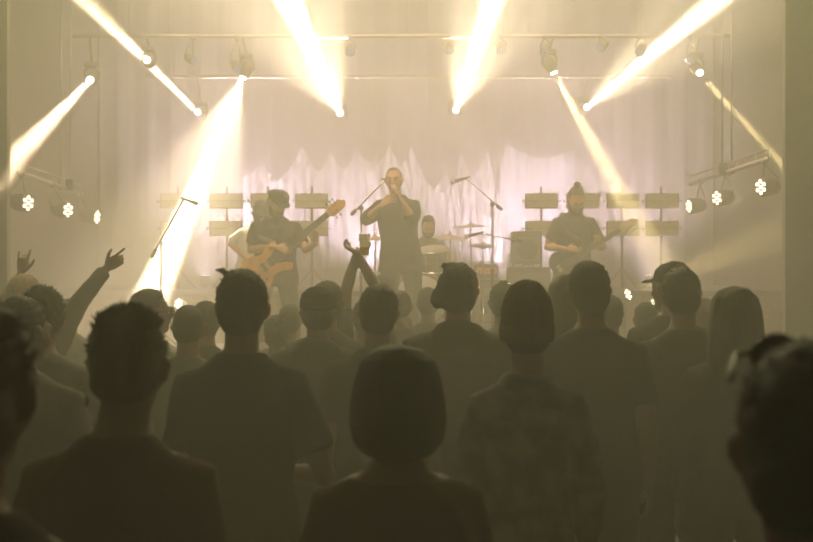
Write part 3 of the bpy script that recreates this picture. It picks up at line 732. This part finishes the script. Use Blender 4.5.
C(705, 300, 7.0, 'person with short hair left of the long-haired one', style='short', topm='shirt_dark')
C(70, 300, 7.8, 'person in the far crowd at the left', style='short', topm='shirt_grey')
# raised arms
d = 6.0
def loc(px, py, d, X0, S, dd=0): q = P(px, py, d+dd); return ((q.x-X0)/S, (q.y-d)/S, q.z/S)
X0 = (60-CX)*d/F; H = 1.70; S = H/1.75
C(22, 308, d, 'person with one sleeved arm stretched up to point at the stage', style='short', topm='shirt_grey', top='longsleeve', wid=.95,
  arms={1: [loc(80, 301, d, (22-CX)*d/F, (CAMZ-(308-HZ)*d/F)/1.75, .12), loc(106, 269, d, (22-CX)*d/F, (CAMZ-(308-HZ)*d/F)/1.75, .25)]}, hands={1: ('point', (.75, .2, .6), (0, 1, 0))})
d = 7.0
q = lambda px, py, dd=0: loc(px, py, d, (26-CX)*d/F, (CAMZ-(276-HZ)*d/F)/1.75, dd)
C(26, 276, d, 'person with one hand raised in the horn sign at far left', style='short', hair='hair_blond', topm='shirt_grey', eyes=False, glasses='on', headturn=-.9,
  arms={-1: [q(8, 296, .05), q(21, 274, .2)]}, hands={-1: ('horn', (.15, 0, 1), (0, 1, 0))})
d = 6.4
X1 = 366
q = lambda px, py, dd=0: loc(px, py, d, (X1-CX)*d/F, (CAMZ-(301-HZ)*d/F)/1.75, dd)
C(X1, 301, d, 'person with both bare arms raised and crossed at the wrists, clapping', style='short', topm='shirt_dark', top='tshirt', wid=.95,
  arms={-1: [q(346, 291, .15), q(357, 252, .3)], 1: [q(377, 289, .15), q(356, 252, .22)]}, hands={1: ('relaxed', (-.55, .8, .28), (.2, .2, .9)), -1: ('relaxed', (.55, .8, .2), (-.2, .2, .9))})
q0 = P(364.5, 252, d+.30)
cup = empty('beer_cup', (q0.x, q0.y, q0.z-.02), label='clear plastic cup of beer held up in the raised hands', cat='cup')
MB().tube([(0, 0, 0), (0, 0, .125)], [.024, .034], n=20, flat=True).build('plastic_wall', mt['plastic'], cup)
MB().tube([(0, 0, .002), (0, 0, .05)], [.0245, .0292], n=20, flat=True).build('beer', mt['beer'], cup)
MB().tube([(0, 0, .1245), (0, 0, .128)], [.0355, .0355], n=20, flat=True).build('lip', mt['plastic'], cup)
# ------------------------------------------------------------------ the band
def locf(X0, d, z0, S, yaw):
    Mi = (Matrix.Translation((X0, d, z0)) @ Matrix.Rotation(yaw, 4, 'Z') @ Matrix.Scale(S, 4)).inverted()
    return lambda px, py, dd=0: tuple(Mi @ P(px, py, d+dd))
def dirf(yaw):
    R = Matrix.Rotation(yaw, 3, 'Z').inverted(); return lambda x, y, z: tuple(R @ Vector((x, y, z)))
# singer
d = 10.9; H = 1.85; S = H/1.75; X = (401-CX)*d/F; yaw = PI-.12; q = locf(X, d, STAGE, S, yaw); u = dirf(yaw)
singer = person('singer in a dark open shirt with rolled sleeves holding a microphone to the mouth', X, d, H=H, yaw=yaw, z=STAGE, style='shaved', hair='hair_dark', top='openshirt', topm='shirt_black', wid=1.0, skin='skin', vox=.009,
    headturn=.0, headtilt=.05, lean=(.05, .0), hem=.06, eyes=True, arms={-1: [q(412.5, 219, -.20), q(399.5, 198, -.27)], 1: [q(367, 219, -.10), q(381, 206, -.26)]},
    hands={-1: ('grip', u(-.35, .1, .9), u(-.8, .5, -.3)), 1: ('spread', u(.75, -.25, .55), u(.4, .8, -.3))}, legs={-1: [(-.092, 0, .93), (-.13, .05, .50), (-.17, -.02, .085)], 1: [(.092, 0, .93), (.10, .09, .50), (.12, .03, .085)]})
m0 = P(394.5, 188.5, d-.26); mic = empty('microphone', m0, label='black wireless microphone in the fist of the singer', cat='microphone')
ax = Vector((.30, -.30, -.85)).normalized()
MB().tube([ax*.03, ax*.08, ax*.19], [.019, .016, .012], n=14).build('handle', mt['black'], mic)
MB().ell((0, 0, 0), (.026, .026, .030)).build('grille_ball', mt['steel'], mic)
MB().tube([ax*.024, ax*.032], [.027, .024], n=16, flat=True).build('collar', mt['black'], mic)
# bassist
d = 10.6; H = 1.74; S = H/1.75; X = (275-CX)*d/F; yaw = PI+.22; q = locf(X, d, STAGE, S, yaw); u = dirf(yaw)
bassist = person('bearded bassist in a flat cap and dark t-shirt playing a pale wooden bass', X, d, H=H, yaw=yaw, z=STAGE, style='short', top='tshirt', topm='shirt_dark', wid=1.22, skin='skin', vox=.009, hat='flatcap', beard=1.5, eyes=True, crouch=.12,
    headturn=.5, headtilt=0, headnod=.9, lean=(-.0, .07), arms={1: [q(250, 250, -.05), q(275, 247, -.30)], -1: [q(306, 250, -.12), q(316, 243, -.22)]},
    hands={1: ('relaxed', u(.9, -.1, -.25), u(0, .9, -.3)), -1: ('grip', u(-.05, .0, 1), u(-.25, -.9, .2))}, legs={1: [(.10, 0, .81), (.17, .14, .44), (.22, .0, .085)], -1: [(-.10, 0, .81), (-.15, .16, .44), (-.19, -.02, .085)]})
def instrument(name, label, cat, E, N, dirn, face, outline, thick, woods, neck_w, neck_len, tuners, n_str, mt_neck):
    """E: world point of the body centre; dirn: along the neck; face: outward normal of the top"""
    Y = Vector(dirn).normalized(); Z = Vector(face); Z = (Z-Y*Z.dot(Y)).normalized(); Xv = Y.cross(Z)
    root = empty(name, E, label=label, cat=cat)
    fn = lambda a, b, h: Xv*a+Y*b+Z*h
    Rm = Matrix((Xv, Y, Z)).transposed()
    b = MB().poly(outline, -thick/2, thick/2, fn).poly([(x*.96, y*.96) for x, y in outline], thick/2, thick/2+.006, fn); body = sharp(b.build('body', woods, root), 30)
    y0 = neck_len[0]; y1 = neck_len[1]
    nb = MB().add([fn(*p) for p in [(-neck_w*.62, y0, .006), (neck_w*.62, y0, .006), (neck_w*.62, y0, .026), (-neck_w*.62, y0, .026), (-neck_w*.42, y1, .006), (neck_w*.42, y1, .006), (neck_w*.42, y1, .024), (-neck_w*.42, y1, .024)]],
                  [(0, 1, 2, 3), (4, 7, 6, 5), (0, 4, 5, 1), (1, 5, 6, 2), (2, 6, 7, 3), (3, 7, 4, 0)]).build('neck', mt_neck, root, smooth=False)
    MB().add([fn(*p) for p in [(-neck_w*.6, y0-.02, .026), (neck_w*.6, y0-.02, .026), (neck_w*.42, y1, .024), (-neck_w*.42, y1, .024), (-neck_w*.6, y0-.02, .031), (neck_w*.6, y0-.02, .031), (neck_w*.42, y1, .029), (-neck_w*.42, y1, .029)]],
             [(3, 2, 1, 0), (4, 5, 6, 7), (0, 1, 5, 4), (1, 2, 6, 5), (2, 3, 7, 6), (3, 0, 4, 7)]).build('fingerboard', mt['wooddark'], nb, smooth=False)
    g = MB()
    for k in range(1, 20):
        yy = y1-(y1-y0)*(1-.5**(k/11))*1.28
        if yy > y0: g.box(fn(0, yy, .032), (neck_w, .002, .003), Rm)
    g.build('fret', mt['chrome'], nb, smooth=False)
    hs = [(-neck_w*.42, y1), (neck_w*.42, y1), (neck_w*.9, y1+.03), (neck_w*.75, y1+.17), (neck_w*.15, y1+.205), (-neck_w*.75, y1+.15), (-neck_w*.8, y1+.04)]
    hd = MB().poly([(x, y) for x, y in hs], .0, .016, lambda a, b, h: fn(a, b, h)).build('headstock', woods if tuners[2] else mt['pale'], root, smooth=False)
    for sd, cnt in ((-1, tuners[0]), (1, tuners[1])):
        for k in range(cnt):
            yy = y1+.045+.035*k*(5/(cnt+2)); c = fn(sd*neck_w*.8, yy, .01); t = fn(sd*(neck_w*.8+.03), yy, .006)
            MB().tube([c, t], .004, n=6).ell(t, (.011, .011, .011), n=8, m=6).disc(fn(sd*neck_w*.45, yy, .022), Z, .007, .016, 8).build('tuning_peg', mt['chrome'] if not tuners[2] else mt['black'], hd)
    for yy in (-.02, .07): sharp(MB().box(fn(0, yy, thick/2+.012), (.085, .034, .014), Rm, bev=.003).build('pickup', mt['black'], root, smooth=False))
    MB().box(fn(0, -.12, thick/2+.012), (.075, .04, .014), Rm, bev=.003).build('bridge', mt['chrome'], root, smooth=False)
    for k in range(3): MB().disc(fn(.10+.01*k, -.07-.045*k, thick/2+.012), Z, .010, .014, 12).build('knob', mt['black'], root)
    g = MB()
    for k in range(n_str):
        t = (k-(n_str-1)/2)/n_str; g.tube([fn(t*.06, -.12, thick/2+.02), fn(t*neck_w*.8, y1, .036), fn(t*neck_w, y1+.06, .022)], .0012, n=4, flat=True)
    g.build('strings', mt['steel'], root)
    return root, fn
def smooth_outline(pts, n=6):
    out = []; N = len(pts)
    for i in range(N):
        p0, p1, p2, p3 = (np.array(pts[(i+k-1) % N]) for k in range(4))
        for j in range(n):
            t = j/n; out.append(tuple(.5*((2*p1)+(-p0+p2)*t+(2*p0-5*p1+4*p2-p3)*t*t+(-p0+3*p1-3*p2+p3)*t**3)))
    return out
E = P(267, 266, d-.25); T_ = P(345, 200, d-.33)
bo = smooth_outline([(0, -.235), (.10, -.225), (.165, -.15), (.155, -.06), (.115, .0), (.125, .08), (.165, .15), (.135, .20), (.085, .16), (.04, .09), (-.04, .08), (-.07, .12), (-.105, .19), (-.14, .18), (-.14, .09), (-.115, .03), (-.15, -.06), (-.175, -.14), (-.11, -.225)])
bass, fb = instrument('bass_guitar', 'pale maple five string bass guitar held by the bassist', 'bass guitar', E, None, T_-E, (0.1, -1, .25), bo, .042, mt['woodlight'], .062, (.05, .74), (3, 2, True), 5, mt['woodlight'])
sd = Vector((-(T_-E).z, 0, (T_-E).x)).normalized()
g = MB().tube([fb(-.12, .18, -.01), P(262, 238, d-.18)-E, P(256, 216, d-.06)-E, P(254, 212, d+.03)-E], [(.028, .004)]*4, lat=(1, 0, .3), n=10); g.build('strap', mt['black'], bass)
# guitarist
d = 11.3; H = 1.76; S = H/1.75; X = (573-CX)*d/F; yaw = PI+.08; q = locf(X, d, STAGE, S, yaw); u = dirf(yaw)
guitarist = person('guitarist with a high hair bun looking down at a dark electric guitar', X, d, H=H, yaw=yaw, z=STAGE, style='bun', hair='hair_brown', top='tshirt', topm='shirt_dark', wid=1.06, skin='skin', vox=.009, eyes=True, beard=1.0, crouch=.07,
    headnod=1.0, headturn=.1, lean=(.0, .05), arms={1: [q(547, 247, -.02), q(566, 249, -.24)], -1: [q(603, 247, -.10), q(599, 248, -.20)]},
    hands={1: ('relaxed', u(.95, -.1, 0), u(0, .9, -.35)), -1: ('grip', u(-.15, .0, 1), u(-.25, -.9, .2))}, hem=.04)
E = P(570, 262, d-.22); T_ = P(634, 221, d-.30)
go = smooth_outline([(0, -.19), (.09, -.185), (.155, -.12), (.15, -.03), (.105, .03), (.12, .10), (.14, .16), (.10, .19), (.055, .12), (0, .09), (-.05, .11), (-.09, .20), (-.135, .19), (-.125, .09), (-.105, .02), (-.15, -.05), (-.155, -.12), (-.09, -.185)])
gtr, fg = instrument('electric_guitar', 'black electric guitar with a pale headstock held by the guitarist', 'guitar', E, None, T_-E, (0.05, -1, .2), go, .04, mt['blackgloss'], .05, (.03, .575), (0, 6, False), 6, mt['pale'])
g = MB().tube([fg(-.11, .19, -.01), P(566, 232, d-.17)-E, P(561, 218, d-.09)-E, P(562, 213, d+.02)-E], [(.026, .004)]*4, lat=(1, 0, .3), n=10); g.build('strap', mt['black'], gtr)
# second guitarist half hidden by the bassist
d = 12.1; H = 1.68; S = H/1.75; X = (250-CX)*d/F; yaw = PI+.35; q = locf(X, d, STAGE, S, yaw); u = dirf(yaw)
person('musician in a pale t-shirt and cap half hidden behind the bassist', X, d, H=H, yaw=yaw, z=STAGE, top='tshirt', topm='shirt_white', hat='cap', skin='skin', vox=.011, crouch=.10, lean=(-.07, .08), headnod=.8, wid=1.02,
    arms={1: [q(230, 243, .0), q(248, 259, -.15)], -1: [q(278, 240, -.1), q(270, 248, -.25)]}, hands={1: ('relaxed', u(.8, -.2, -.1), u(0, .9, -.3)), -1: ('grip', u(-.5, -.1, .5), u(-.3, .9, 0))})
# ------------------------------------------------------------------ drum kit on its own low riser
DR = 1.15
dr = empty('drum_riser', ((430-CX)*12.1/F, 12.15, STAGE), label='low square riser carrying the drum kit', cat='riser')
sharp(MB().box((0, 0, DR-STAGE-.02), (1.9, 1.6, .04), bev=.004).build('deck_top', mt['deck'], dr, smooth=False))
MB().box((0, 0, (DR-STAGE-.04)/2), (1.86, 1.56, DR-STAGE-.04)).build('base', mt['black'], dr, smooth=False)
d = 12.6; H = 1.60; S = H/1.75; X = (428-CX)*d/F; yaw = PI; q = locf(X, d, DR, S, yaw); u = dirf(yaw)
person('drummer in a dark t-shirt sitting behind the drum kit', X, d, H=H, yaw=yaw, z=DR, style='short', top='tshirt', topm='shirt_grey', skin='skin', vox=.012, crouch=.44, lean=(0, .14), headnod=.8, eyes=True, beard=1.0,
    sit={s: [(.10*s, .0, .50), (.22*s, .38, .47), (.20*s, .36, .085)] for s in (-1, 1)},
    arms={1: [(.27, .14, .74), (.20, .36, .78)], -1: [(-.27, .14, .74), (-.20, .36, .80)]}, hands={s: ('fist', (-.3*s, .9, .1), (0, 0, -1)) for s in (-1, 1)})
for s in (-1, 1):
    a = Vector((X-.20*s, d-.40, DR+.78)); st = MB().tube([(.02*s, .1, .0), (.16*s, -.26, -.03)], [.006, .004], n=6).build('drumstick', mt['pale'], None, loc=a)
    tag(st, 'wooden drumstick in the %s of the drummer' % ('hand near the bassist' if s > 0 else 'hand near the guitarist'), 'drumstick', 'drumsticks')
th = empty('drum_throne', (X, d+.02, DR), label='round padded drum throne under the drummer', cat='stool')
MB().tube([(0, 0, .34), (0, 0, .385)], [.17, .17], n=24).build('seat', mt['black'], th)
MB().tube([(0, 0, .05), (0, 0, .34)], .015, n=8).build('pole', mt['chrome'], th)
for k in range(3): a = k*2.09; MB().tube([(0, 0, .2), (.22*math.cos(a), .22*math.sin(a), .01)], .01, n=6).build('leg', mt['chrome'], th)
def drum(name, loc, axis, r, h, label, legs=0):
    e = empty(name, loc, label=label, cat='drum'); a = Vector(axis).normalized()
    sharp(MB().tube([-a*h/2, a*h/2], [r, r], n=32, flat=True).build('shell', mt['drum'], e), 50)
    for s in (-1, 1):
        MB().tube([a*s*(h/2-.012), a*s*(h/2+.012)], [r+.009, r+.009], n=32, flat=True).build('hoop', mt['chrome'], e)
        MB().disc(a*s*(h/2+.006), a, r-.002, .016, 32).build('drum_head', mt['drumhead'], e)
    R = frame(a)
    for k in range(8):
        t = k*PI/4+.2; o = R @ Vector((math.cos(t), math.sin(t), 0)); MB().tube([o*(r+.012)-a*h*.42, o*(r+.012)+a*h*.42], .005, n=6).box(o*(r+.008), (.02, .02, .05)).build('lug', mt['chrome'], e)
    for k in range(legs):
        t = k*2*PI/legs+.4; p = Vector(((r+.02)*math.cos(t), (r+.02)*math.sin(t), 0)); MB().tube([p+Vector((0, 0, .05)), Vector((p.x, p.y, DR-loc[2]+.004))], .008, n=6).build('leg', mt['chrome'], e)
    return e
dk = 11.85
c = P(419, 300, dk); drum('bass_drum', (c.x, dk, DR+.285), (0, 1, 0), .27, .42, 'large bass drum with a pale front head facing the audience')
bd_ = [o for o in bpy.data.objects if o.name.startswith('bass_drum')][0]
for s in (-1, 1): MB().tube([(.2*s, -.1, -.18), (.34*s, -.16, -.283)], .009, n=6).build('spur', mt['chrome'], bd_)
c = P(394, 262, 12.0); drum('rack_tom', (c.x, 12.0, 1.86), (.05, -.3, 1), .14, .20, 'small tom over the bass drum on the singer\'s side')
c = P(434, 262, 12.0); drum('rack_tom', (c.x, 12.0, 1.86), (-.05, -.3, 1), .15, .22, 'tom over the bass drum nearer the cymbal stands')
c = P(462, 285, 12.1); drum('floor_tom', (c.x, 12.15, 1.55), (0, -.05, 1), .19, .34, 'floor tom standing on three legs', legs=3)
c = P(446, 272, 12.3); drum('snare_drum', (c.x-.02, 12.45, 1.70), (0, -.1, 1), .165, .13, 'shallow snare drum before the drummer')
def tripod(e, z, r=.2, mat='chrome', top=.3):
    for k in range(3):
        a = k*2.094+.5; MB().tube([(0, 0, top), (r*math.cos(a), r*math.sin(a)*.8, .012)], .008, n=6).build('leg', mt[mat], e)
def cymbal(px, py, dd, r, label, tilt=(0, 0), hat=False, boom=0):
    c = P(px, py, dd); e = empty('hi_hat' if hat else 'cymbal', (c.x+boom, dd, DR), label=label, cat='cymbal', group='cymbals of the drum kit')
    z = c.z-DR; MB().tube([(0, 0, .02), (0, 0, z+(.06 if not boom else -.1))], .010, n=8).build('stand_pole', mt['chrome'], e); tripod(e, 0)
    if boom: MB().tube([(.12 if boom < 0 else -.0, 0, z-.2), (0, 0, z-.12), (-boom, 0, z+.03)], .008, n=8).build('boom_arm', mt['chrome'], e)
    R = Euler((tilt[0], tilt[1], 0)).to_matrix(); cc = Vector((-boom, 0, z))
    for s in ((1,) if not hat else (1, -1)):
        g = MB(); n = 32; V = []; prof = [(0.004, .030), (r*.12, .026), (r*.17, .012), (r*.5, .006), (r, -.008), (r, -.010), (r*.5, .003), (r*.17, .009), (.004, .022)]
        for rr, hh in prof:
            for k in range(n): V.append(cc+R @ Vector((rr*math.cos(2*PI*k/n), rr*math.sin(2*PI*k/n), hh*s+(.012*s if hat else 0))))
        Fc = [(i*n+k, i*n+(k+1) % n, (i+1)*n+(k+1) % n, (i+1)*n+k) for i in range(len(prof)-1) for k in range(n)]
        g.add(V, Fc).build('plate', mt['cymbal'], e)
    MB().ell(cc+Vector((0, 0, .042)), (.012, .012, .012)).build('wing_nut', mt['chrome'], e)
cymbal(450, 237, 11.65, .19, 'crash cymbal right above the near tom', (.1, .04))
cymbal(471, 226, 12.5, .21, 'ride cymbal, higher and farther from the singer', (.06, -.03))
cymbal(483, 246, 12.35, .16, 'pair of hi-hat cymbals at the outer side of the kit', hat=True)
cymbal(375, 238, 12.1, .19, 'crash cymbal on the singer\'s far side, half hidden by raised hands', (.12, -.05))
# ------------------------------------------------------------------ microphone stands
def mic_stand(px, ptop, dd, a, b, label, lean=0, mic=True):
    """pole at px up to ptop; boom from a (tail) to b (microphone)"""
    base = P(px, 0, dd); e = empty('microphone_stand', (base.x, dd, STAGE), label=label, cat='microphone stand', group='microphone stands')
    O = Vector((base.x, dd, STAGE)); top = P(px, ptop, dd)-O; top.x += lean
    MB().tube([(0, 0, .03), top*.55], .013, n=8).build('lower_pole', mt['black'], e); MB().tube([top*.55, top], .009, n=8).build('upper_pole', mt['chrome'], e)
    MB().tube([top*.52, top*.57], .018, n=8).build('clutch', mt['black'], e)
    tripod(e, 0, .26, 'black', .22)
    A = P(a[0], a[1], dd-.02)-O; B = P(b[0], b[1], dd-.1)-O
    MB().tube([A, B], .0085, n=8).build('boom', mt['chrome'], e); MB().tube([A, A.lerp(B, .10)], .019, n=8).build('counterweight', mt['black'], e)
    MB().ell(top, (.026, .026, .026)).build('swivel', mt['black'], e)
    if mic:
        dr_ = (B-A).normalized(); t = Vector((dr_.x*.4+.5*(1 if b[0] > a[0] else -1), -.1, -.25)).normalized()
        m = MB().tube([B-t*.03, B+t*.11], [.011, .018], n=10).build('microphone', mt['black'], e); MB().ell(B+t*.135, (.026, .026, .026)).build('grille_ball', mt['steel'], m)
mic_stand(161, 243, 11.6, (152, 256), (184, 199), 'microphone stand with a steep boom beside the broad white beam')
mic_stand(361, 208, 11.1, (352, 214), (385, 180), 'microphone stand with its boom rising towards the singer\'s face')
mic_stand(492.5, 204, 11.1, (501, 209), (466, 178), 'tall microphone stand right of the drum kit, boom rising to the left')
mic_stand(513, 240, 11.2, (521, 241), (480, 233), 'low microphone stand with an almost level boom pointing at the cymbals', mic=True)
# ------------------------------------------------------------------ amplifiers
def cabinet(px, dd, w_, h_, z0, label, name='guitar_amplifier', speaker=True, glow=False, group=None):
    b = P(px, 0, dd); e = empty(name, (b.x, dd, z0), label=label, cat='amplifier', group=group)
    sharp(MB().box((0, 0, h_/2), (w_, .26, h_), bev=.012).build('cabinet', mt['tolex'], e, smooth=False))
    if speaker:
        sharp(MB().box((0, -.133, h_*.44), (w_*.88, .012, h_*.76), bev=.004).build('grille_cloth', mt['grille'], e, smooth=False))
        g = MB(); g.tube([(0, -.140, h_*.44), (0, -.150, h_*.44)], [min(w_, h_)*.36, min(w_, h_)*.34], n=28, flat=True); g.build('speaker_ring', mt['black'], e)
    sharp(MB().box((0, -.134, h_*.90 if speaker else h_*.5), (w_*.88, .012, h_*.12 if speaker else h_*.5), bev=.003).build('control_panel', mt['ampglow'] if glow else mt['panelframe'], e, smooth=False))
    for k in range(5): MB().disc(((k-2)*w_*.16, -.146, h_*.90 if speaker else h_*.5), (0, 1, 0), .010, .014, 10).build('knob', mt['black'], e)
    MB().tube([(-.07, 0, h_), (-.06, 0, h_+.03), (.06, 0, h_+.03), (.07, 0, h_)], .008, n=6).build('handle', mt['black'], e)
cabinet(486, 12.7, .30, .48, DR, 'speaker cabinet under the amplifier head with the orange glow', name='speaker_cabinet')
cabinet(486, 12.7, .25, .14, DR+.515, 'small amplifier head with an orange glowing panel', name='amplifier_head', speaker=False, glow=True)
cabinet(528, 13.3, .50, .27, RISER, 'low amplifier box under the round-speaker cabinet', speaker=False)
cabinet(526, 13.3, .34, .38, RISER+.31, 'cabinet with a round speaker stacked on the low amplifier box')
# ------------------------------------------------------------------ floor spots in front of the riser
def floor_spot(px, py, dd, aim, label, energy, ang, col, s=1.0, target=None):
    A = P(px, py, dd); e = par_can('floor_spotlight', A, aim, label, 'floor spotlights before the riser', s=s, mat=mt['led'])
    z = A.z-STAGE
    MB().tube([(0, .12, -z+.01), (0, .10, -.05)], .012, n=8).build('stand_pole', mt['black'], e)
    MB().box((0, .12, -z+.01), (.26, .2, .018), bev=.004).build('foot_plate', mt['black'], e)
    a = Vector(aim).normalized(); lamp('floor_spot', 'SPOT', A+a*.06, energy, col, .05, A+a, ang, .4)
floor_spot(627, 295, 12.6, (.80, -.75, .42), 'lit floor spotlight whose tan beam rises to the right pillar', 2500, 14, YEL, 1.0)
floor_spot(179, 304, 12.6, (-.3, -1, .25), 'lit floor spotlight in the foot of the broad white beam', 60, 40, HOT, .8)
floor_spot(655, 303, 12.7, (0, -1, .3), 'lit floor spotlight low behind the man in the brimmed cap', 60, 40, HOT, .8)
floor_spot(506, 286, 12.7, (-.25, .1, 1), 'lit floor spotlight tipped upward behind the small hair bun', 400, 30, YEL, .8)
# ------------------------------------------------------------------ haze
hm = bpy.data.materials.new('stage haze'); hm.use_nodes = True; n = hm.node_tree; n.nodes.clear()
ho = n.nodes.new('ShaderNodeOutputMaterial'); hv = n.nodes.new('ShaderNodeVolumeScatter')
hv.inputs['Color'].default_value = (.98, .93, .85, 1); hv.inputs['Density'].default_value = HAZE; hv.inputs['Anisotropy'].default_value = .35
n.links.new(hv.outputs[0], ho.inputs['Volume'])
hz = MB().box((0, 5.5, 2.8), (11.96, 20.9, 5.58)).build('haze', hm, smooth=False)
tag(hz, 'thin theatrical haze filling the whole hall', 'haze', kind='stuff')
